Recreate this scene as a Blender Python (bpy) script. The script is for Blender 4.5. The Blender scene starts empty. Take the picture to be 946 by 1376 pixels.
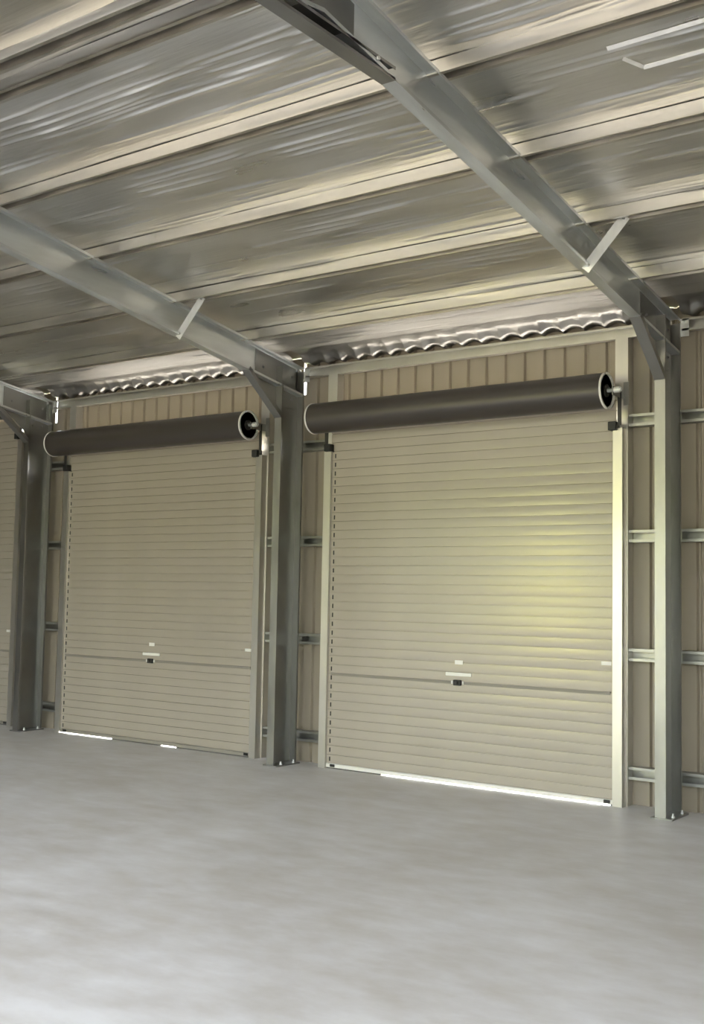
import bpy, bmesh, math, random
from mathutils import Vector, Matrix
import numpy as np

random.seed(7)
rng = np.random.default_rng(7)
S = bpy.context.scene
COL = S.collection

# ------------------------------------------------------------------ camera
F_PX, FRAME_W, FRAME_H = 1514.26, 946, 1376
YAW, PITCH, ROLL = math.radians(36.085), math.radians(4.182), math.radians(1.0835)
CAM = Vector((3.3484, -9.1848, 1.7148))
fw = Vector((-math.sin(YAW) * math.cos(PITCH), math.cos(YAW) * math.cos(PITCH), math.sin(PITCH)))
r0 = Vector((math.cos(YAW), math.sin(YAW), 0))
u0 = r0.cross(fw)
rt = r0 * math.cos(ROLL) + u0 * math.sin(ROLL)
up = -r0 * math.sin(ROLL) + u0 * math.cos(ROLL)
cd = bpy.data.cameras.new('camera')
cd.sensor_fit = 'HORIZONTAL'
cd.sensor_width = 36.0
cd.lens = F_PX * 36.0 / FRAME_W
cd.clip_start, cd.clip_end = 0.05, 500
cam = bpy.data.objects.new('camera', cd)
COL.objects.link(cam)
cam.matrix_world = Matrix(((rt.x, up.x, -fw.x, CAM.x), (rt.y, up.y, -fw.y, CAM.y), (rt.z, up.z, -fw.z, CAM.z), (0, 0, 0, 1)))
S.camera = cam

# ------------------------------------------------------------------ daylight
SUN_EL, SUN_AZ = math.radians(52), math.radians(15)      # sun stands beyond the door wall, a little to the right
world = bpy.data.worlds.new('world')
S.world = world
world.use_nodes = True
wn = world.node_tree
wn.nodes.clear()
sky = wn.nodes.new('ShaderNodeTexSky')
sky.sky_type = 'NISHITA'
sky.sun_disc = False
sky.sun_elevation = SUN_EL
sky.sun_rotation = SUN_AZ
sky.air_density, sky.dust_density, sky.ozone_density = 1.0, 6.0, 0.5
bg = wn.nodes.new('ShaderNodeBackground')
bg.inputs['Strength'].default_value = 0.8
wo = wn.nodes.new('ShaderNodeOutputWorld')
hs = wn.nodes.new('ShaderNodeHueSaturation')
hs.inputs['Saturation'].default_value = 0.24
wn.links.new(sky.outputs[0], hs.inputs['Color'])
wn.links.new(hs.outputs[0], bg.inputs[0])
wn.links.new(bg.outputs[0], wo.inputs[0])
sl = bpy.data.lights.new('sun', 'SUN')
sl.energy = 5.0
sl.angle = math.radians(1.0)
sl.color = (1.0, 0.94, 0.84)
sun = bpy.data.objects.new('sun', sl)
COL.objects.link(sun)
sdir = Vector((math.sin(SUN_AZ) * math.cos(SUN_EL), math.cos(SUN_AZ) * math.cos(SUN_EL), math.sin(SUN_EL)))
sun.rotation_euler = sdir.to_track_quat('Z', 'Y').to_euler()

vs = S.view_settings
vs.view_transform = 'Standard'
vs.look = 'None'
vs.gamma = 1.0
vs.use_curve_mapping = False
vs.exposure = 2.1

# ------------------------------------------------------------------ materials
def mat(name, base, rough=0.5, metal=0.0, nscale=(6, 6, 6), nrough=0.0, ncol=0.0, bump=0.0, bscale=(40, 40, 40), detail=4.0, spec=0.5, coat=0.0, bdist=0.004):
    m = bpy.data.materials.new(name)
    m.use_nodes = True
    t = m.node_tree
    b = t.nodes['Principled BSDF']
    b.inputs['Base Color'].default_value = (*base, 1)
    b.inputs['Roughness'].default_value = rough
    b.inputs['Metallic'].default_value = metal
    b.inputs['Specular IOR Level'].default_value = spec
    b.inputs['Coat Weight'].default_value = coat
    tc = t.nodes.new('ShaderNodeTexCoord')
    if nrough or ncol:
        mp = t.nodes.new('ShaderNodeMapping'); mp.inputs['Scale'].default_value = nscale
        n = t.nodes.new('ShaderNodeTexNoise'); n.inputs['Scale'].default_value = 1.0; n.inputs['Detail'].default_value = detail
        t.links.new(tc.outputs['Object'], mp.inputs[0]); t.links.new(mp.outputs[0], n.inputs['Vector'])
        if nrough:
            mr = t.nodes.new('ShaderNodeMapRange')
            mr.inputs[1].default_value, mr.inputs[2].default_value = 0.3, 0.7
            mr.inputs[3].default_value, mr.inputs[4].default_value = max(rough - nrough, 0.02), min(rough + nrough, 1)
            t.links.new(n.outputs[0], mr.inputs[0]); t.links.new(mr.outputs[0], b.inputs['Roughness'])
        if ncol:
            cr = t.nodes.new('ShaderNodeValToRGB')
            cr.color_ramp.elements[0].position, cr.color_ramp.elements[1].position = 0.3, 0.7
            cr.color_ramp.elements[0].color = (*[c * (1 - ncol) for c in base], 1)
            cr.color_ramp.elements[1].color = (*[min(c * (1 + ncol), 1) for c in base], 1)
            t.links.new(n.outputs[0], cr.inputs[0]); t.links.new(cr.outputs[0], b.inputs['Base Color'])
    if bump:
        mp = t.nodes.new('ShaderNodeMapping'); mp.inputs['Scale'].default_value = bscale
        n = t.nodes.new('ShaderNodeTexNoise'); n.inputs['Scale'].default_value = 1.0; n.inputs['Detail'].default_value = 5.0
        bp = t.nodes.new('ShaderNodeBump'); bp.inputs['Strength'].default_value = bump; bp.inputs['Distance'].default_value = bdist
        t.links.new(tc.outputs['Object'], mp.inputs[0]); t.links.new(mp.outputs[0], n.inputs['Vector'])
        t.links.new(n.outputs[0], bp.inputs['Height']); t.links.new(bp.outputs[0], b.inputs['Normal'])
    return m

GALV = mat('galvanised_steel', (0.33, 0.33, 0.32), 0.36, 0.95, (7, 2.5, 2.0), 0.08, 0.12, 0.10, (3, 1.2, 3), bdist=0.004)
GALV_BRIGHT = mat('bright_zinc', (0.80, 0.81, 0.81), 0.42, 0.8, (14, 14, 3), 0.08, 0.08)
GUIDE = mat('mill_aluminium', (0.60, 0.585, 0.55), 0.32, 0.85, (5, 5, 1.5), 0.0, 0.06)
PURLIN = mat('purlin_zinc', (0.60, 0.575, 0.53), 0.36, 1.0, (3, 12, 12), 0.08, 0.10)
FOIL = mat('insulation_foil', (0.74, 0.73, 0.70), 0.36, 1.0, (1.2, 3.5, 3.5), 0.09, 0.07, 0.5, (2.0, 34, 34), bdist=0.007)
FOIL_SHADED = mat('shaded_eave_foil', (0.50, 0.485, 0.45), 0.55, 1.0, (1.2, 3.5, 3.5), 0.06, 0.1, 0.5, (2.0, 34, 34), bdist=0.007)  # foil darkened and roughened to put the eave shade into its colour
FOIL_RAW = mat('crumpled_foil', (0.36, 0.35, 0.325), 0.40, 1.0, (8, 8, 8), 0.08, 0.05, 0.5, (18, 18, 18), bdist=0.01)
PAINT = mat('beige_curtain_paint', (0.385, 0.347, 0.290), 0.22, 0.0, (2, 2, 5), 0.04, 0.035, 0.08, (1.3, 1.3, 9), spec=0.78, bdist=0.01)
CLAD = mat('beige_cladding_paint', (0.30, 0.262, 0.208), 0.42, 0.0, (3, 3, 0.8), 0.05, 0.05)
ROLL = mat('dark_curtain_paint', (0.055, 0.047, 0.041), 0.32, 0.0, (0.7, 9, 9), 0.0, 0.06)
BLACK = mat('black_nylon', (0.012, 0.012, 0.012), 0.5)
DARK = mat('dark_steel', (0.05, 0.048, 0.045), 0.45, 0.5)
WHITE = mat('white_plastic', (0.78, 0.77, 0.73), 0.4)
RAFTER = mat('rafter_zinc_lit', (0.74, 0.77, 0.78), 0.38, 0.92, (7, 1.2, 7), 0.14, 0.14, 0.10, (3, 1.2, 3), bdist=0.004)  # same steel lightened and blued, standing in for bright reflections on the rafters
SEAL = mat('grey_rubber', (0.10, 0.095, 0.09), 0.7)
RAIL = mat('rail_paint', (0.30, 0.28, 0.24), 0.4, 0.1)
RAIL_LIGHT = mat('daylit_rail', (0.78, 0.77, 0.73), 0.4, 0.1)  # rail whitened to widen the strip of daylight under the nearest door
MIDRAIL = mat('lock_rail_paint', (0.23, 0.21, 0.18), 0.42)

def concrete(name, c0, c1, c2, rough):
    m = bpy.data.materials.new(name); m.use_nodes = True
    t = m.node_tree; b = t.nodes['Principled BSDF']
    tc = t.nodes.new('ShaderNodeTexCoord')
    def noise(s, d, vec_scale=(1, 1, 1)):
        mp = t.nodes.new('ShaderNodeMapping'); mp.inputs['Scale'].default_value = vec_scale
        n = t.nodes.new('ShaderNodeTexNoise'); n.inputs['Scale'].default_value = s; n.inputs['Detail'].default_value = d
        n.inputs['Roughness'].default_value = 0.6
        t.links.new(tc.outputs['Object'], mp.inputs[0]); t.links.new(mp.outputs[0], n.inputs['Vector'])
        return n
    n1, n2, n3 = noise(0.55, 6), noise(2.6, 8, (1, 1.8, 1)), noise(60, 3)
    mx = t.nodes.new('ShaderNodeMix'); mx.data_type = 'FLOAT'; mx.inputs[0].default_value = 0.5
    t.links.new(n1.outputs[0], mx.inputs[2]); t.links.new(n2.outputs[0], mx.inputs[3])
    cr = t.nodes.new('ShaderNodeValToRGB')
    e = cr.color_ramp.elements
    e[0].position, e[0].color = 0.38, (*c0, 1)
    e[1].position, e[1].color = 0.62, (*c2, 1)
    k = e.new(0.5); k.color = (*c1, 1)
    t.links.new(mx.outputs[0], cr.inputs[0]); t.links.new(cr.outputs[0], b.inputs['Base Color'])
    mr = t.nodes.new('ShaderNodeMapRange'); mr.inputs[1].default_value, mr.inputs[2].default_value = 0.35, 0.65
    mr.inputs[3].default_value, mr.inputs[4].default_value = rough - 0.08, rough + 0.08
    t.links.new(n2.outputs[0], mr.inputs[0]); t.links.new(mr.outputs[0], b.inputs['Roughness'])
    bp = t.nodes.new('ShaderNodeBump'); bp.inputs['Strength'].default_value = 0.12; bp.inputs['Distance'].default_value = 0.003
    t.links.new(n3.outputs[0], bp.inputs['Height']); t.links.new(bp.outputs[0], b.inputs['Normal'])
    return m

FLOOR = concrete('floor_concrete', (0.50, 0.48, 0.445), (0.59, 0.58, 0.565), (0.68, 0.68, 0.68), 0.5)
APRON = concrete('apron_concrete', (0.30, 0.29, 0.27), (0.34, 0.33, 0.31), (0.38, 0.37, 0.35), 0.8)
GRAVEL = mat('gravel', (0.17, 0.155, 0.13), 0.9, 0, (5, 5, 5), 0, 0.2, spec=0.2)
GRASS = mat('grass', (0.08, 0.10, 0.03), 0.9, 0, (0.8, 0.8, 0.8), 0, 0.3, spec=0.2)
LEAF = mat('hedge_leaf', (0.06, 0.075, 0.03), 0.7, 0, (1.5, 1.5, 1.5), 0, 0.4, spec=0.3)
SHRUB = mat('golden_leaf', (0.66, 0.64, 0.22), 0.7, 0, (1.5, 1.5, 1.5), 0, 0.2, spec=0.3)

# ------------------------------------------------------------------ helpers
def tag(o, label=None, cat=None, group=None, kind=None):
    if label: o['label'] = label
    if cat: o['category'] = cat
    if group: o['group'] = group
    if kind: o['kind'] = kind
    return o

def empty(name, loc=(0, 0, 0)):
    o = bpy.data.objects.new(name, None)
    o.empty_display_size = 0.1
    COL.objects.link(o)
    o.location = loc
    return o

def link(name, me, m, parent=None, loc=None):
    if m is not None and not me.materials:
        me.materials.append(m)
    o = bpy.data.objects.new(name, me)
    COL.objects.link(o)
    if parent is not None:
        o.parent = parent
    if loc is not None:
        o.location = loc
    return o

def mesh_from(name, verts, faces, smooth=False):
    me = bpy.data.meshes.new(name)
    me.from_pydata([tuple(v) for v in verts], [], faces)
    if smooth:
        me.polygons.foreach_set('use_smooth', [True] * len(me.polygons))
    me.update()
    return me

class MB:
    """collects shapes into one mesh"""
    def __init__(s): s.v, s.f = [], []
    def add(s, vs, fs):
        b = len(s.v); s.v += [tuple(v) for v in vs]; s.f += [tuple(i + b for i in f) for f in fs]; return s
    def box(s, x0, x1, y0, y1, z0, z1):
        vs = [(x0, y0, z0), (x1, y0, z0), (x1, y1, z0), (x0, y1, z0), (x0, y0, z1), (x1, y0, z1), (x1, y1, z1), (x0, y1, z1)]
        return s.add(vs, [(0, 3, 2, 1), (4, 5, 6, 7), (0, 1, 5, 4), (1, 2, 6, 5), (2, 3, 7, 6), (3, 0, 4, 7)])
    def extrude(s, outline, p0, p1, ua, va):
        """closed 2-D outline (u,v) swept from p0 to p1; ua and va are its axes"""
        p0, p1, ua, va = map(Vector, (p0, p1, ua, va))
        n = len(outline)
        a = [p0 + ua * u + va * v for u, v in outline]
        b = [p1 + ua * u + va * v for u, v in outline]
        fs = [(i, (i + 1) % n, n + (i + 1) % n, n + i) for i in range(n)]
        fs += [tuple(range(n - 1, -1, -1)), tuple(range(n, 2 * n))]
        return s.add(a + b, fs)
    def lathe(s, prof, c, axis='X', n=40):
        """prof: (offset along axis, radius) list"""
        c = Vector(c); vs, fs = [], []
        for a, r in prof:
            for k in range(n):
                t = 2 * math.pi * k / n
                p, q = r * math.cos(t), r * math.sin(t)
                vs.append(c + (Vector((a, p, q)) if axis == 'X' else Vector((p, a, q)) if axis == 'Y' else Vector((p, q, a))))
        for i in range(len(prof) - 1):
            for k in range(n):
                fs.append((i * n + k, i * n + (k + 1) % n, (i + 1) * n + (k + 1) % n, (i + 1) * n + k))
        if prof[0][1] > 1e-6: fs.append(tuple(range(n)))
        if prof[-1][1] > 1e-6: fs.append(tuple((len(prof) - 1) * n + k for k in range(n - 1, -1, -1)))
        return s.add(vs, fs)
    def mesh(s, name, fix=True, smooth=None):
        me = mesh_from(name, s.v, s.f)
        if fix:
            bm = bmesh.new(); bm.from_mesh(me)
            bmesh.ops.recalc_face_normals(bm, faces=bm.faces)
            if smooth is not None:
                for f in bm.faces: f.smooth = True
                for e in bm.edges:
                    if len(e.link_faces) == 2 and e.calc_face_angle(0) > smooth: e.smooth = False
            bm.to_mesh(me); bm.free()
        return me
    def build(s, name, m, parent=None, smooth=None):
        return link(name, s.mesh(name, smooth=smooth), m, parent)

def c_outline(a, b, c, t):
    """lipped channel: web on u=0, flanges reach u=a, depth b along v"""
    return [(0, 0), (a, 0), (a, c), (a - t, c), (a - t, t), (t, t), (t, b - t), (a - t, b - t), (a - t, b - c), (a, b - c), (a, b), (0, b)]

def bevel(me, w, seg=2):
    bm = bmesh.new(); bm.from_mesh(me)
    bmesh.ops.bevel(bm, geom=list(bm.edges), offset=w, segments=seg, affect='EDGES', profile=0.5)
    bm.to_mesh(me); bm.free()
    return me

# ------------------------------------------------------------------ dimensions (metres; door wall along X at Y = 0, Z up)
BAY = 4.0
X0, X1 = -16.0, 8.0
RIDGE = -5.02
SLOPE = 0.1587
def rafter_top(y): return 4.0374 + SLOPE * (-y if y > RIDGE else (y - 2 * RIDGE))
RAFTER_D = 0.30
COL_W, COL_Y0, COL_Y1 = 0.09, -0.47, -0.11
REAR = 2 * RIDGE
PURLIN_H = 0.10
DOOR_L, DOOR_R = 0.51, 3.55         # curtain edges inside a bay
CURT_Y = -0.165
def foil_z(y): return rafter_top(y) + PURLIN_H

# ------------------------------------------------------------------ setting: floor, ground, roof, walls
tag(MB().box(X0, X1, REAR, 0.03, -0.15, 0).build('floor', FLOOR), 'pale grey trowelled concrete slab floor of the shed', 'floor', kind='structure')
tag(MB().box(X0 - 4, X1 + 4, 0.035, 6.0, -0.2, -0.005).build('apron', APRON), 'sunlit concrete apron outside the roller doors', 'pavement', kind='structure')
tag(link('lawn', mesh_from('lawn', [(-120, -120, -0.1), (120, -120, -0.1), (120, 120, -0.1), (-120, 120, -0.1)], [(0, 1, 2, 3)]), GRASS), 'open grass around the shed', 'lawn', kind='structure')

tag(MB().box(X0 - 10, X1 + 14, REAR - 17, REAR - 0.035, -0.2, -0.01).build('yard', GRAVEL), 'pale gravel yard behind the shed', 'yard', kind='structure')

# roof sheets over the foil (keep the daylight out)
for nm, ya, yb in (('roof_front', 0.28, RIDGE), ('roof_rear', RIDGE, REAR - 0.28)):
    za, zb = rafter_top(ya) + PURLIN_H + 0.06, rafter_top(yb) + PURLIN_H + 0.06
    vs_, fs_ = [], []
    for x in (X0 - 0.2, X1 + 0.2):
        vs_ += [(x, ya, za), (x, yb, zb), (x, yb, zb + 0.03), (x, ya, za + 0.03)]
    fs_ = [(0, 1, 2, 3), (4, 7, 6, 5), (0, 4, 5, 1), (1, 5, 6, 2), (2, 6, 7, 3), (3, 7, 4, 0)]
    o = MB().add(vs_, fs_).build(nm, CLAD)
    tag(o, 'metal roof sheeting above the %s slope foil' % nm.split('_')[1], 'roof', kind='structure')

# ceiling: reflective insulation foil, one strip between each pair of purlins
PURLIN_Y = [-0.926 - 0.9815 * k for k in range(4)] + [-4.89]
edges_front = [-0.10] + PURLIN_Y + [RIDGE]
ceiling = empty('ceiling', (0, RIDGE, rafter_top(RIDGE)))
tag(ceiling, 'silver foil roof insulation lying over the purlins', 'ceiling', kind='structure')

CREASES = [(-2.84, -4.45, 1.3, 4), (-1.25, -4.42, 0.8, 3), (-0.55, -4.40, 0.6, 3), (-2.80, -3.50, 0.75, 3), (-1.43, -3.50, 0.65, 3), (0.15, -4.05, 1.2, 2), (0.45, -3.55, 1.4, 2)]
def foil_strip(ya, yb, seed, xa=X0, xb=X1, fine=True):
    g = np.random.default_rng(seed)
    L = abs(yb - ya)
    ny = max(6, int(L / (0.0065 if fine else 0.08)))
    if fine:
        xs = np.concatenate([np.linspace(xa, -10, 8, endpoint=False), np.arange(-10, 2.5, 0.045), np.linspace(2.5, xb, 8)])
    else:
        xs = np.linspace(xa, xb, 60)
    ts = np.linspace(0, 1, ny + 1)
    XX, TT = np.meshgrid(xs, ts, indexing='ij')
    YY = ya + (yb - ya) * TT
    ZZ = np.vectorize(foil_z)(YY)
    H = -(0.016 if L > 0.7 else 0.004) * np.sin(math.pi * TT) ** 0.8
    for k in range(6):
        H += 0.0022 * np.sin(XX * g.uniform(0.8, 4) + g.uniform(0, 6)) * np.sin(math.pi * TT * g.integers(1, 4) + 0.4 * np.sin(XX * g.uniform(0.5, 1.5)))
    if fine and L > 0.4:
        env = np.sin(math.pi * np.clip(TT, 0, 1)) ** 0.35
        for k in range(int(60 * L)):
            xc, half, tc, wd = g.uniform(-9.5, 2.4), g.uniform(0.12, 0.75), g.uniform(0.05, 0.95), g.uniform(0.009, 0.016) / L
            amp = -g.uniform(0.003, 0.0085)
            drift = g.uniform(-0.02, 0.02)
            win = 1 / (1 + np.exp(-(half - np.abs(XX - xc)) / 0.02))
            H += amp * win * np.exp(-((TT - tc - drift * (XX - xc)) / wd) ** 2)
        H *= env ** 0.2
        # bundles of sharp parallel creases that start together
        bundles = [b for b in CREASES if min(ya, yb) < b[1] < max(ya, yb)]
        for k in range(7):
            bundles.append((g.uniform(-9, 1.8), ya + (yb - ya) * g.uniform(0.25, 0.75), g.uniform(0.25, 0.9), int(g.integers(2, 5))))
        for bx_, by_, ln, cnt in bundles:
            for j in range(cnt):
                yc = by_ + (j - (cnt - 1) / 2) * g.uniform(0.055, 0.085)
                a_, b_ = bx_ + g.uniform(-0.05, 0.05), bx_ + ln * g.uniform(0.55, 1.1)
                win = 1 / (1 + np.exp(-(XX - a_) / 0.012)) / (1 + np.exp((XX - b_) / 0.06))
                H -= g.uniform(0.006, 0.010) * win * np.exp(-((YY - yc - 0.012 * (XX - a_)) / 0.011) ** 2)
    ZZ = ZZ + H
    nx, nn = len(xs), ny + 1
    vs_ = np.stack([XX, YY - RIDGE, ZZ - rafter_top(RIDGE)], -1).reshape(-1, 3)
    idx = np.arange(nx * nn).reshape(nx, nn)
    fs_ = np.stack([idx[:-1, :-1], idx[:-1, 1:], idx[1:, 1:], idx[1:, :-1]], -1).reshape(-1, 4)
    me = bpy.data.meshes.new('foil_panel')
    me.from_pydata(vs_.tolist(), [], fs_.tolist())
    me.polygons.foreach_set('use_smooth', [True] * len(me.polygons))
    me.update()
    return link('foil_panel', me, FOIL_SHADED if ya == -0.36 else FOIL, ceiling)

for k in range(len(edges_front) - 1):
    if k == 0:
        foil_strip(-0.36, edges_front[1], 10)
    else:
        foil_strip(edges_front[k], edges_front[k + 1], 10 + k)
foil_strip(RIDGE, 2 * RIDGE - PURLIN_Y[4], 20, fine=False)
foil_strip(2 * RIDGE - PURLIN_Y[4], 2 * RIDGE - PURLIN_Y[3], 21)
for k in range(3, 0, -1):
    foil_strip(2 * RIDGE - PURLIN_Y[k], 2 * RIDGE - PURLIN_Y[k - 1], 22 + k, fine=False)
foil_strip(2 * RIDGE - PURLIN_Y[0], REAR + 0.05, 30, fine=False)

# foil ends drooping onto the eave beam in scallops, one per roof corrugation
def eave_foil(xa, xb):
    xs = np.arange(xa, xb, 0.0125)
    rows = [(-0.36, 0, 0), (-0.30, 0, 0.05), (-0.25, .2, 0.12), (-0.21, 0.5, 0.3), (-0.185, .8, 0.55), (-0.17, .7, .72), (-0.155, 0.85, 0.86), (-0.135, 1.0, 0.95), (-0.11, 1.0, 1.0), (-0.075, 1.1, 1.02)]
    vs_, fs_ = [], []
    for x in xs:
        a = abs(math.sin(math.pi * x / 0.2 + 0.4 * math.sin(x * 1.7)))
        j = 0.5 + 0.5 * math.sin(x * 3.1) * math.sin(x * 1.3 + 1)
        for y, w, dr_ in rows:
            base = foil_z(-0.36) + (4.066 - foil_z(-0.36)) * dr_
            z = base + w * (0.034 * a + 0.008 * j) + 0.004 * math.sin(17 * x + 40 * y)
            vs_.append((x, y, z))
    n = len(rows)
    for i in range(len(xs) - 1):
        for k in range(n - 1):
            fs_.append((i * n + k, i * n + k + 1, (i + 1) * n + k + 1, (i + 1) * n + k))
    me = mesh_from('foil_edge', [(x, y - RIDGE, z - rafter_top(RIDGE)) for x, y, z in vs_], fs_, smooth=True)
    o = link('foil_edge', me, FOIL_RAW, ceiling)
    return o
for i in range(-3, 1):
    eave_foil(i * BAY + 0.10, (i + 1) * BAY - 0.01)

# tape flap hanging from the foil, upper right
def on_foil(pts, drop):
    return [(x, y - RIDGE, foil_z(y) - 0.016 - d - rafter_top(RIDGE)) for (x, y), d in zip(pts, drop)]
TAPE = mat('shiny_tape', (0.88, 0.87, 0.84), 0.45, 0.7, (20, 20, 20), 0.06, 0.04)
def tape(ax, ay, bx, by, w):
    d = Vector((bx - ax, by - ay, 0)).normalized(); n = Vector((-d.y, d.x, 0)) * w
    pts = [(ax, ay), (bx, by), (bx + n.x, by + n.y), (ax + n.x, ay + n.y)]
    q = on_foil(pts, [0.004, 0.004, 0.016, 0.016])
    q2 = [(x, y, z - 0.002) for x, y, z in q]
    MB().add(q + q2, [(0, 1, 2, 3), (7, 6, 5, 4), (0, 4, 5, 1), (1, 5, 6, 2), (2, 6, 7, 3), (3, 7, 4, 0)]).build('foil_tape', TAPE, ceiling)
tape(0.95, -3.64, 2.3, -3.66, 0.018)
tape(1.06, -3.40, 2.3, -3.42, 0.018)
tape(1.00, -3.52, 1.07, -3.40, 0.016)

# walls -----------------------------------------------------------------------------
def sheet_outline(xa, xb, pitch=0.2, rib=0.026):
    pts = [(xa, 0.0)]
    k = math.ceil((xa + 0.035) / pitch)
    while k * pitch < xb - 0.035:
        c = k * pitch
        pts += [(c - 0.024, 0.0), (c - 0.011, rib), (c + 0.011, rib), (c + 0.024, 0.0)]
        k += 1
    pts.append((xb, 0.0))
    return pts
def sheet(parent, xa, xb, z0, z1, name='cladding_sheet'):
    p = sheet_outline(xa, xb)
    o = p + [(x, y + 0.002) for x, y in reversed(p)]
    return MB().extrude(o, (0, 0, z0), (0, 0, z1), (1, 0, 0), (0, 1, 0)).build(name, CLAD, parent)

wall_front = empty('wall_front', (0, 0, 0))
tag(wall_front, 'beige ribbed metal cladding wall around the roller doors', 'wall', kind='structure')
WALL_TOP = 4.19
OPEN_TOP = 3.40
for i in range(-4, 2):
    xc = i * BAY
    last = i >= 1
    # strip between this column's neighbours: right side of door i-1 to left side of door i
    xa, xb = xc - (BAY - DOOR_R) + 0.02, xc + DOOR_L - 0.02
    if i >= 0:
        xb = xc + 0.9
    if i in (-2, -1):
        sheet(wall_front, xa, xc - 0.005, 0, WALL_TOP)
        sheet(wall_front, xc + 0.030, xb, 0, WALL_TOP)
        MB().box(xc - 0.005, xc + 0.030, 0.0, 0.002, 0, 3.80).build('cover_strip', CLAD, wall_front)
    else:
        sheet(wall_front, max(xa, X0), xb, 0, WALL_TOP)
    if i <= -1:      # above the door
        a, b = xc + DOOR_L - 0.02, xc + DOOR_R + 0.02
        top = {-4: 0.0, -3: 3.78}.get(i, OPEN_TOP)
        cuts = [a] + [xc + c for c in (1.1, 1.9, 2.7)] + [b]      # seams fall midway between ribs
        for p_, q_ in zip(cuts, cuts[1:]):
            sheet(wall_front, p_, q_, top, WALL_TOP)
    elif i == 0:     # solid bay to the right
        for p_, q_ in ((0.9, 1.7), (1.7, 2.5), (2.5, 3.57)):
            sheet(wall_front, p_, q_, 0, WALL_TOP)
    else:
        for k in range(4):
            sheet(wall_front, 4.9 + k * 0.775, 4.9 + (k + 1) * 0.775, 0, WALL_TOP)
# gable walls and the rear wall with its open door bays
def gable(name, x, label):
    y0, y1 = REAR, 0.0
    pts = [(y0, 0), (y1, 0), (y1, rafter_top(0) + .1), (RIDGE, rafter_top(RIDGE) + .12), (y0, rafter_top(y0) + .1)]
    o = MB().extrude(pts, (x, 0, 0), (x + 0.03, 0, 0), (0, 1, 0), (0, 0, 1)).build(name, CLAD)
    tag(o, label, 'wall', kind='structure')
gable('wall_left', X0 - 0.03, 'far left gable wall of beige cladding')
gable('wall_right', X1, 'right gable wall of beige cladding')
REAR_TOP = 3.70
wr = MB()
for i in range(-4, 2):
    wr.box(i * BAY, i * BAY + 0.16, REAR - 0.2, REAR, 0, rafter_top(REAR) + .1)
wr.box(X0, -9.6, REAR - 0.1, REAR, 0, REAR_TOP)
wr.box(X0, X1, REAR - 0.1, REAR, REAR_TOP, rafter_top(REAR) + .1)
tag(wr.build('wall_rear', CLAD), 'open rear side with posts and a fascia behind the viewer', 'wall', kind='structure')

# unseen hedge row and shrub, added behind the viewer for the door's green sheen
def foliage(name, blobs, m, label, kind):
    hb = bmesh.new()
    for x, y, z, r in blobs:
        mx = Matrix.Translation((x, y, z)) @ Matrix.Diagonal((r, r, r * random.uniform(.8, 1.2), 1))
        bmesh.ops.create_icosphere(hb, subdivisions=2, radius=1, matrix=mx)
    for v in hb.verts:
        v.co += Vector((random.uniform(-.15, .15), random.uniform(-.15, .15), random.uniform(-.15, .15)))
    hm = bpy.data.meshes.new(name); hb.to_mesh(hm); hb.free()
    tag(link(name, hm, m), label, name.split('_')[1] if '_' in name else name, kind=kind)
foliage('hedge_row', [(-55 + k * 1.4 + random.uniform(-.5, .5), -29 + random.uniform(-.8, .8), z + random.uniform(-.3, .3), r)
        for k in range(64) for z, r in ((1.2, 1.8), (3.2, 1.7), (4.6, 1.2))], LEAF, 'unseen dark hedge row added beyond the yard behind the shed', 'stuff')
foliage('sheen_shrub', [(-12.4 + random.uniform(-1.3, 1.3), -24.0 + random.uniform(-.6, .6), random.uniform(0.6, 2.5), random.uniform(0.6, 0.9))
        for k in range(22)], SHRUB, 'unseen yellow-green shrub added in front of the hedge row to reflect in the door', 'stuff')

# ------------------------------------------------------------------ portal frames
COLUMN_LABEL = {-2: 'leftmost galvanised steel column, standing left of the smaller-looking far roller door',
                -1: 'galvanised steel column standing between the two full roller doors',
                0: 'galvanised steel column right of the nearest roller door'}
RAFTER_LABEL = {-2: 'galvanised rafter starting from the leftmost column at the picture edge',
                -1: 'galvanised rafter rising left from the column between the two full doors',
                0: 'large bright galvanised rafter crossing the upper right of the picture'}
col_me = None
for i in (-2, -1, 0):
    x = i * BAY
    e = tag(empty('steel_column', (x, -0.29, 0)), COLUMN_LABEL[i], 'column', 'portal frame columns')
    if col_me is None:
        col_me = MB().extrude(c_outline(COL_W, COL_Y1 - COL_Y0, 0.022, 0.004), (0, COL_Y0 + 0.29, 0), (0, COL_Y0 + 0.29, 4.02), (1, 0, 0), (0, 1, 0)).mesh('column_shaft')
        plate_me = bevel(MB().box(-0.03, 0.15, -0.20, 0.17, 0, 0.012).mesh('base_plate'), 0.002, 1)
        bolt_me = MB().lathe([(0, 0.016), (0.012, 0.016), (0.012, 0.009), (0.03, 0.009)], (0, 0, 0), 'Z', 10).mesh('anchor_bolt')
        cleat_me = MB().box(0.055, 0.061, 0.12, 0.28, -0.06, 0.06).mesh('girt_cleat')
    link('shaft', col_me, GALV, e)
    link('base_plate', plate_me, GALV, e)
    for bx_, by_ in ((0.118, -0.1), (0.118, 0.1)):
        link('anchor_bolt', bolt_me, GALV_BRIGHT, e, (bx_, by_, 0.012))

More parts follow.
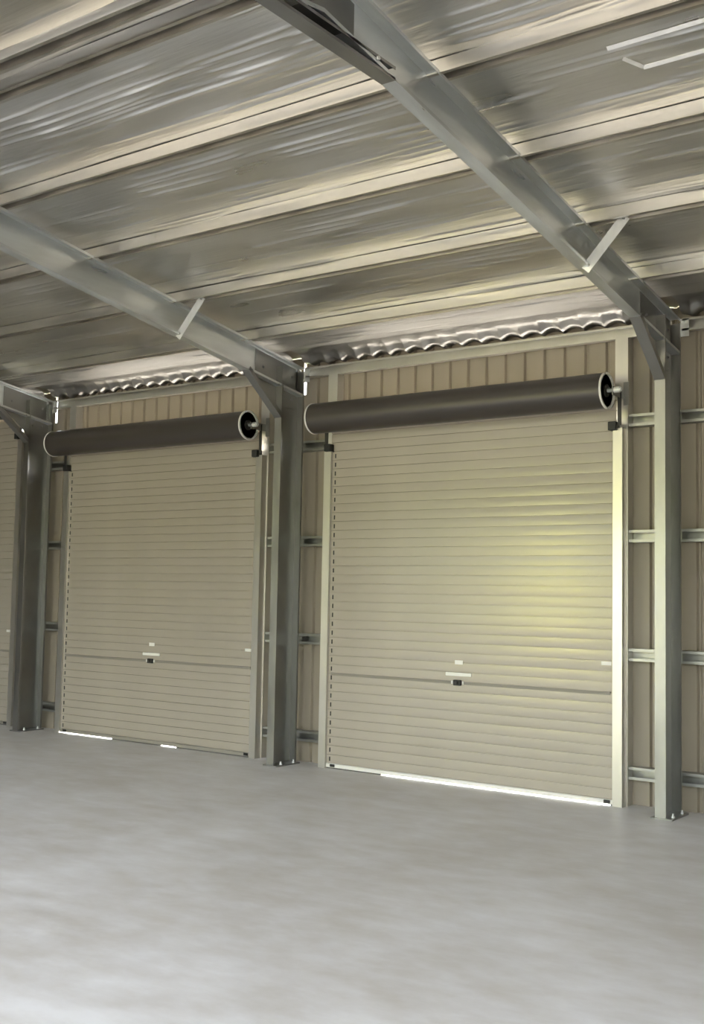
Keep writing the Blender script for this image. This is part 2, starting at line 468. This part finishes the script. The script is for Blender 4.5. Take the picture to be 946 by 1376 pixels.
def rafter_section(y_a, y_b, x, name, parent):
    za, zb = rafter_top(y_a), rafter_top(y_b)
    o = c_outline(COL_W, RAFTER_D, 0.022, 0.004)
    return MB().extrude([(u, v) for u, v in o], (0, y_a - RIDGE, za - RAFTER_D - rafter_top(RIDGE)), (0, y_b - RIDGE, zb - RAFTER_D - rafter_top(RIDGE)), (1, 0, 0), (0, 0, 1)).build(name, RAFTER, parent)
TIE_Z = 4.435
for i in (-2, -1, 0):
    x = i * BAY
    e = tag(empty('roof_rafter', (x, RIDGE, rafter_top(RIDGE))), RAFTER_LABEL[i], 'rafter', 'portal frame rafters')
    rafter_section(-0.12, RIDGE, x, 'front_rafter_section', e)
    rafter_section(RIDGE, REAR + 0.02, x, 'rear_rafter_section', e)
    pts = [(-0.16, 3.62), (-0.46, 3.62), (-0.80, rafter_top(-0.80) - RAFTER_D + 0.01), (-0.80, rafter_top(-0.80) - 0.02), (-0.16, rafter_top(-0.16) - 0.02)]
    hp = MB().extrude([(y - RIDGE, z - rafter_top(RIDGE)) for y, z in pts], (0.006, 0, 0), (0.012, 0, 0), (0, 1, 0), (0, 0, 1)).build('haunch_plate', GALV, e)
    for yy, zz in ((-0.22, 3.72), (-0.36, 3.72), (-0.22, 3.95), (-0.45, 3.95), (-0.68, 3.98)):
        MB().lathe([(0, 0.014), (0.011, 0.014), (0.011, 0.008), (0.02, 0.008)], (0.012, yy - RIDGE, zz - rafter_top(RIDGE)), 'X', 8).build('haunch_bolt', GALV, hp)
    # apex plate
    MB().add(*(lambda a, b: (a + b, [(0, 1, 2, 3, 4), (9, 8, 7, 6, 5)] + [(k, (k + 1) % 5, 5 + (k + 1) % 5, 5 + k) for k in range(5)]))(
        [(0.006, -0.35, -0.33), (0.006, 0.35, -0.33), (0.006, 0.35, -0.08), (0.006, 0, -0.02), (0.006, -0.35, -0.08)],
        [(0.012, -0.35, -0.33), (0.012, 0.35, -0.33), (0.012, 0.35, -0.08), (0.012, 0, -0.02), (0.012, -0.35, -0.08)])).build('apex_plate', GALV, e)
for i in (0,):
    x = i * BAY
    # collar tie below the apex
    t = tag(empty('apex_tie', (x, RIDGE, TIE_Z)), 'horizontal galvanised tie meeting the large rafter at the top edge', 'brace')
    tie_y = (4.0374 - RAFTER_D - TIE_Z) / SLOPE           # where the tie bottom meets the rafter soffit (negative y)
    o = c_outline(COL_W, 0.075, 0.016, 0.003)
    MB().extrude(o, (0, tie_y - RIDGE, 0), (0, RIDGE - tie_y, 0), (1, 0, 0), (0, 0, 1)).build('tie_channel', GALV, t)
    for s in (-1, 1):
        MB().lathe([(0, 0.012), (0.01, 0.012)], (0.095, s * 0.45, 0.05), 'X', 6).build('tie_bolt', GALV_BRIGHT, t)

KNEE_LABEL = {-2: 'short diagonal knee brace at the top of the leftmost column', -1: 'short diagonal knee brace at the top of the column between the doors',
              0: 'short diagonal knee brace at the top of the right column'}
FLY_LABEL = {-1: 'flat galvanised fly brace angled from the left rafter to a purlin', 0: 'bright flat galvanised fly brace angled from the large rafter to a purlin'}
for i in (-2, -1, 0):
    x = i * BAY
    a = Vector((0, -0.474, 3.49)); b = Vector((0, -0.99, rafter_top(-0.98) - RAFTER_D))
    d = (b - a).normalized(); nrm = Vector((0, -d.z, d.y)) * -1     # towards the corner
    if nrm.y < 0: nrm = -nrm
    e = tag(empty('knee_brace', (x, -0.47, 3.50)), KNEE_LABEL[i], 'brace', 'knee braces under the rafters')
    off = Vector((0, 0.47, -3.50))
    MB().extrude([(0, 0), (COL_W, 0), (COL_W, 0.045), (COL_W - 0.004, 0.045), (COL_W - 0.004, 0.004), (0, 0.004)], a + off, b + off, (1, 0, 0), nrm).build('brace_angle', GALV, e)
for i in (-1, 0):
    x = i * BAY
    y = PURLIN_Y[1] - 0.03
    p0 = Vector((0.07, 0, rafter_top(y) - RAFTER_D - 0.004)); p1 = Vector((0.36, 0, rafter_top(y) + 0.015))
    d = (p1 - p0).normalized(); n = Vector((d.z, 0, -d.x))
    e = tag(empty('fly_brace', (x, y, 0)), FLY_LABEL[i], 'brace', 'fly braces between rafters and purlins')
    MB().extrude([(0, -0.038), (0.004, -0.038), (0.004, 0.034), (0.03, 0.034), (0.03, 0.038), (0, 0.038)], p0 - d * 0.02, p1, (0, 1, 0), n * -1).build('brace_strip', GALV_BRIGHT, e)
    for p in (p0 + d * 0.02, p1 - d * 0.02):
        MB().lathe([(-0.012, 0.011), (0, 0.011)], p, 'Y', 8).build('brace_bolt', GALV, e)

# ------------------------------------------------------------------ purlins
ORD = ['lowest purlin, just above the eave over the doors', 'second roof purlin up from the eave', 'third roof purlin up from the eave', 'fourth roof purlin up from the eave', 'upper roof purlin on the door side of the ridge']
def purlin(y, label, rear=False):
    zb = rafter_top(y)
    e = tag(empty('roof_purlin', (0, y, zb)), 'galvanised ' + label, 'purlin', 'roof purlins')
    t = 0.003
    hat = [(0.060, 0), (0.060, 0.012), (0.057, 0.012), (0.057, t), (0.036, t), (0.025, PURLIN_H), (-0.025, PURLIN_H), (-0.036, t), (-0.057, t), (-0.057, 0.012), (-0.060, 0.012), (-0.060, 0)]
    inner = [(-0.033, 0), (-0.022, PURLIN_H - t), (0.022, PURLIN_H - t), (0.033, 0)]
    o = [(u + 0.03, v) for u, v in hat + inner]
    # top-hat section, open below: crown under the roof sheets, feet on the rafters; u>0 points to the viewer
    MB().extrude(o, (X0, 0, 0), (X1, 0, 0), (0, -1, 0), (0, 0, 1)).build('purlin_section', PURLIN, e)
for k, y in enumerate(PURLIN_Y):
    purlin(y, ORD[k])
purlin(2 * RIDGE - PURLIN_Y[4], 'roof purlin on the near side of the ridge, top left corner')

# ------------------------------------------------------------------ eave beams, jambs, girts
BEAM_LABEL = {-3: 'galvanised eave beam left of the leftmost column', -2: 'galvanised eave beam above the far roller door', -1: 'bright galvanised eave beam above the nearest roller door', 0: 'galvanised eave beam right of the right column'}
for i in (-3, -2, -1, 0):
    e = tag(empty('eave_beam', (i * BAY, -0.09, 3.955)), BEAM_LABEL[i], 'beam', 'eave beams between the columns')
    o = c_outline(0.07, 0.105, 0.018, 0.003)
    MB().extrude(o, (0.10, 0.045, 0), (BAY - 0.01, 0.045, 0), (0, -1, 0), (0, 0, 1)).build('beam_channel', GUIDE, e)
    MB().box(0.09, 0.16, -0.025, -0.021, -0.05, 0.10).build('beam_cleat', GALV_BRIGHT, e)

def jamb(x, w, label):
    e = tag(empty('door_jamb', (x, -0.06, 0)), label, 'jamb', 'door jambs')
    o = c_outline(0.11, w, 0.018, 0.003)
    # web on the room side
    MB().extrude([(-u, v) for u, v in o], (0, -0.055, 0), (0, -0.055, 3.955), (0, -1, 0), (1, 0, 0)).build('jamb_channel', GUIDE, e)
DOORNAME = {-3: 'partly seen door at the left edge', -2: 'far left roller door', -1: 'nearest roller door'}
for i in (-3, -2, -1):
    jamb(i * BAY + DOOR_L - 0.10, 0.115, 'galvanised jamb on the left of the ' + DOORNAME[i])
    jamb(i * BAY + DOOR_R - 0.035, 0.115, 'galvanised jamb on the right of the ' + DOORNAME[i])

GIRT_Z = [0.325, 1.3057, 2.3035, 3.2923]     # top edges
GN = ['lowest', 'second lowest', 'second highest', 'highest']
GAPN = {-2: 'beside the leftmost column', -1: 'between the two full doors', 0: 'right of the nearest door'}
for i in (-2, -1, 0):
    xa = i * BAY - (BAY - DOOR_R) + 0.083
    xb = i * BAY + DOOR_L - 0.103 if i < 0 else X1
    for k, zt_ in enumerate(GIRT_Z):
        e = tag(empty('wall_girt', (xa, -0.003, zt_ - 0.105)), '%s galvanised wall girt %s' % (GN[k], GAPN[i]), 'girt', 'wall girts')
        o = c_outline(0.10, 0.105, 0.024, 0.003)
        MB().extrude(o, (0, 0, 0), (xb - xa, 0, 0), (0, -1, 0), (0, 0, 1)).build('girt_channel', GALV, e)

# ------------------------------------------------------------------ roller doors
SLAT_P = 0.0885
def slat_mesh(L):
    # cross-section (y, z): gently convex face, narrow groove at the foot; y negative = room side
    front = [(0.008, 0.0), (0.008, 0.0078), (-0.0068, 0.0084), (-0.0073, 0.022), (-0.0076, 0.040), (-0.0076, 0.054), (-0.0073, 0.072), (-0.0068, 0.0880), (0.0085, 0.0884), (0.0085, 0.098)]
    back = [(y + 0.0015, z) for y, z in reversed(front)]
    mb = MB().extrude(front + back, (0, 0, 0), (L, 0, 0), (0, 1, 0), (0, 0, 1))
    return mb.mesh('slat', smooth=math.radians(50))
clip_me = bevel(MB().box(0.0, 0.012, -0.013, -0.002, 0.026, 0.068).mesh('end_clip'), 0.002, 1)
CL = DOOR_R - DOOR_L
slat_me = slat_mesh(CL)
DOOR_LABEL = {-3: 'tall beige roller door partly seen at the left picture edge', -2: 'beige roller door between the leftmost and middle columns', -1: 'large beige roller door with yellow-green sheen, between middle and right columns'}
GAPS = {-3: [], -2: [(0.0, 0.30), (0.56, 0.64)], -1: [(0.22, 0.985)]}       # where daylight gets in under the seal
for n, i in enumerate((-3, -2, -1)):
    x = i * BAY + DOOR_L
    d = tag(empty('door_%d' % (n + 1), (x, 0, 0)), DOOR_LABEL[i], 'roller door', kind='structure')
    top = 3.93 if i == -3 else 3.45
    drum_z, drum_r, drum_y = (3.965, 0.12, -0.34) if i == -3 else (3.468, 0.152, -0.34)
    ns = int((top - 0.045) / SLAT_P)
    for k in range(ns):
        z = 0.045 + k * SLAT_P
        o = link('slat', slat_me, PAINT, d, (0, CURT_Y, z))
        o.rotation_euler.x = math.radians(random.gauss(0, 0.45))
        if z < 3.1:
            link('end_clip', clip_me, BLACK, o, (0.048, 0, 0))
    # bottom rail and rubber seal; the seal is worn away in places
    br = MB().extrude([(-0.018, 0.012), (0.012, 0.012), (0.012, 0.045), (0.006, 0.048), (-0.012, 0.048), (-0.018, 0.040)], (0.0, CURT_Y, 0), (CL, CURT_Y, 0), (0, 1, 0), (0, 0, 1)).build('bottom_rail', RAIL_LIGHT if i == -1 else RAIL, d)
    spans, cur = [], 0.0
    for a, b in GAPS[i]:
        if a > cur: spans.append((cur, a))
        cur = b
    if cur < 1: spans.append((cur, 1.0))
    for a, b in spans:
        MB().box(a * CL, b * CL, CURT_Y - 0.010, CURT_Y + 0.006, 0.0, 0.013).build('rubber_seal', SEAL, br)
    for xx in (0.07, CL - 0.10):
        bevel(MB().box(xx, xx + 0.055, CURT_Y - 0.03, CURT_Y - 0.016, 0.018, 0.045).build('rail_stop', BLACK, br).data, 0.003, 1)
    # lock rail
    lr = MB().extrude([(-0.014, 0), (0.004, -0.004), (0.004, 0.030), (-0.014, 0.024)], (0.05, CURT_Y, 0.912), (CL - 0.05, CURT_Y, 0.912), (0, 1, 0), (0, 0, 1)).build('lock_rail', MIDRAIL, d)
    cx = 1.505
    pl = MB().box(cx - 0.125, cx + 0.145, CURT_Y - 0.018, CURT_Y - 0.006, 0.985, 1.018).mesh('lift_handle'); bevel(pl, 0.005)
    lh = link('lift_handle', pl, WHITE, d)
    bx2 = MB().box(cx - 0.035, cx + 0.045, CURT_Y - 0.034, CURT_Y - 0.008, 0.90, 0.952).mesh('lock_body'); bevel(bx2, 0.006)
    lk = link('lock_body', bx2, BLACK, d)
    MB().lathe([(0, 0.016), (-0.012, 0.016), (-0.016, 0.010)], (cx + 0.005, CURT_Y - 0.034, 0.926), 'Y', 16).build('key_cylinder', DARK, lk)
    for s in (-0.058, 0.058):
        bevel(MB().box(cx + 0.005 + s - 0.010, cx + 0.005 + s + 0.010, CURT_Y - 0.022, CURT_Y - 0.008, 0.912, 0.942).build('lock_lug', WHITE, lk).data, 0.003, 1)
    MB().box(cx - 0.03, cx + 0.055, CURT_Y - 0.011, CURT_Y - 0.0085, 1.092, 1.130).build('sticker', WHITE, d)
    MB().box(CL - 0.13, CL - 0.04, CURT_Y - 0.011, CURT_Y - 0.0085, 1.095 if i == -2 else 1.16, 1.125 if i == -2 else 1.19).build('sticker', WHITE, d)
    # guides
    gtop = 3.62 if i == -3 else 3.165
    go = [(0, 0), (0.085, 0), (0.085, 0.085), (0.080, 0.085), (0.080, 0.005), (0.004, 0.005), (0.004, 0.030), (0, 0.030)]
    MB().extrude(go, (CL - 0.018, -0.205, 0), (CL - 0.018, -0.205, gtop), (1, 0, 0), (0, 1, 0)).build('guide_rail', GUIDE, d)
    MB().extrude([(-u, v) for u, v in go], (0.018, -0.205, 0), (0.018, -0.205, gtop), (1, 0, 0), (0, 1, 0)).build('guide_rail', GUIDE, d)
    for s, xx in ((-1, -0.025), (1, CL + 0.005)):
        st = MB().box(xx - 0.02 if s < 0 else xx - 0.055, xx + 0.055 if s < 0 else xx + 0.02, -0.245, -0.150, gtop - 0.02, gtop + 0.055).mesh('guide_stop')
        link('guide_stop', bevel(st, 0.008), BLACK, d)
        # mounting strap between stop and axle
        sx = (-0.055, -0.015) if s < 0 else (CL + 0.028, CL + 0.062)
        MB().box(sx[0], sx[1], -0.215, -0.209, gtop + 0.02, drum_z + 0.02).build('hanger_strap', DARK, d)
    # drum: the wound curtain, its end rims, hubs and axle
    xl, xr = -0.10, CL - 0.015
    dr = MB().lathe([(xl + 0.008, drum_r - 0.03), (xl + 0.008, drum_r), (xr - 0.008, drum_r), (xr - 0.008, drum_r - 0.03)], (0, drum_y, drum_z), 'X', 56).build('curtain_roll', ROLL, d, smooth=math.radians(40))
    # lap of the curtain running off the roll
    for xx, s in ((xl, -1), (xr, 1)):
        MB().lathe([(-0.008, drum_r + 0.004), (0.008, drum_r + 0.004), (0.008, drum_r - 0.012), (-0.008, drum_r - 0.012), (-0.008, drum_r + 0.004)], (xx, drum_y, drum_z), 'X', 56).build('drum_rim', WHITE, dr, smooth=math.radians(40))
        MB().lathe([(-0.002, drum_r - 0.014), (0.002, drum_r - 0.014)], (xx - s * 0.05, drum_y, drum_z), 'X', 40).build('drum_disc', BLACK, dr)
        MB().lathe([(-s * 0.05, 0.055), (s * 0.004, 0.055), (s * 0.006, 0.028)] if s > 0 else [(0.05, 0.055), (-0.004, 0.055), (-0.006, 0.028)], (xx, drum_y, drum_z), 'X', 24).build('drum_hub', DARK, dr)
    MB().lathe([(xl - 0.075, 0.017), (xr + 0.13, 0.017)], (0, drum_y, drum_z), 'X', 20).build('axle', GALV_BRIGHT, dr)
    for xx in (-0.125, CL + 0.045):
        b = MB()
        b.box(xx, xx + 0.05, -0.13, -0.125, drum_z - 0.10, drum_z + 0.10)
        b.box(xx, xx + 0.006, drum_y - 0.035, -0.125, drum_z - 0.045, drum_z + 0.03)
        bk = b.build('axle_bracket', DARK if xx < 0 else GALV, d)
        MB().lathe([(-0.028, 0.026), (0.028, 0.026)], (xx + 0.03, drum_y, drum_z), 'X', 18).build('axle_clamp', GALV_BRIGHT, bk)
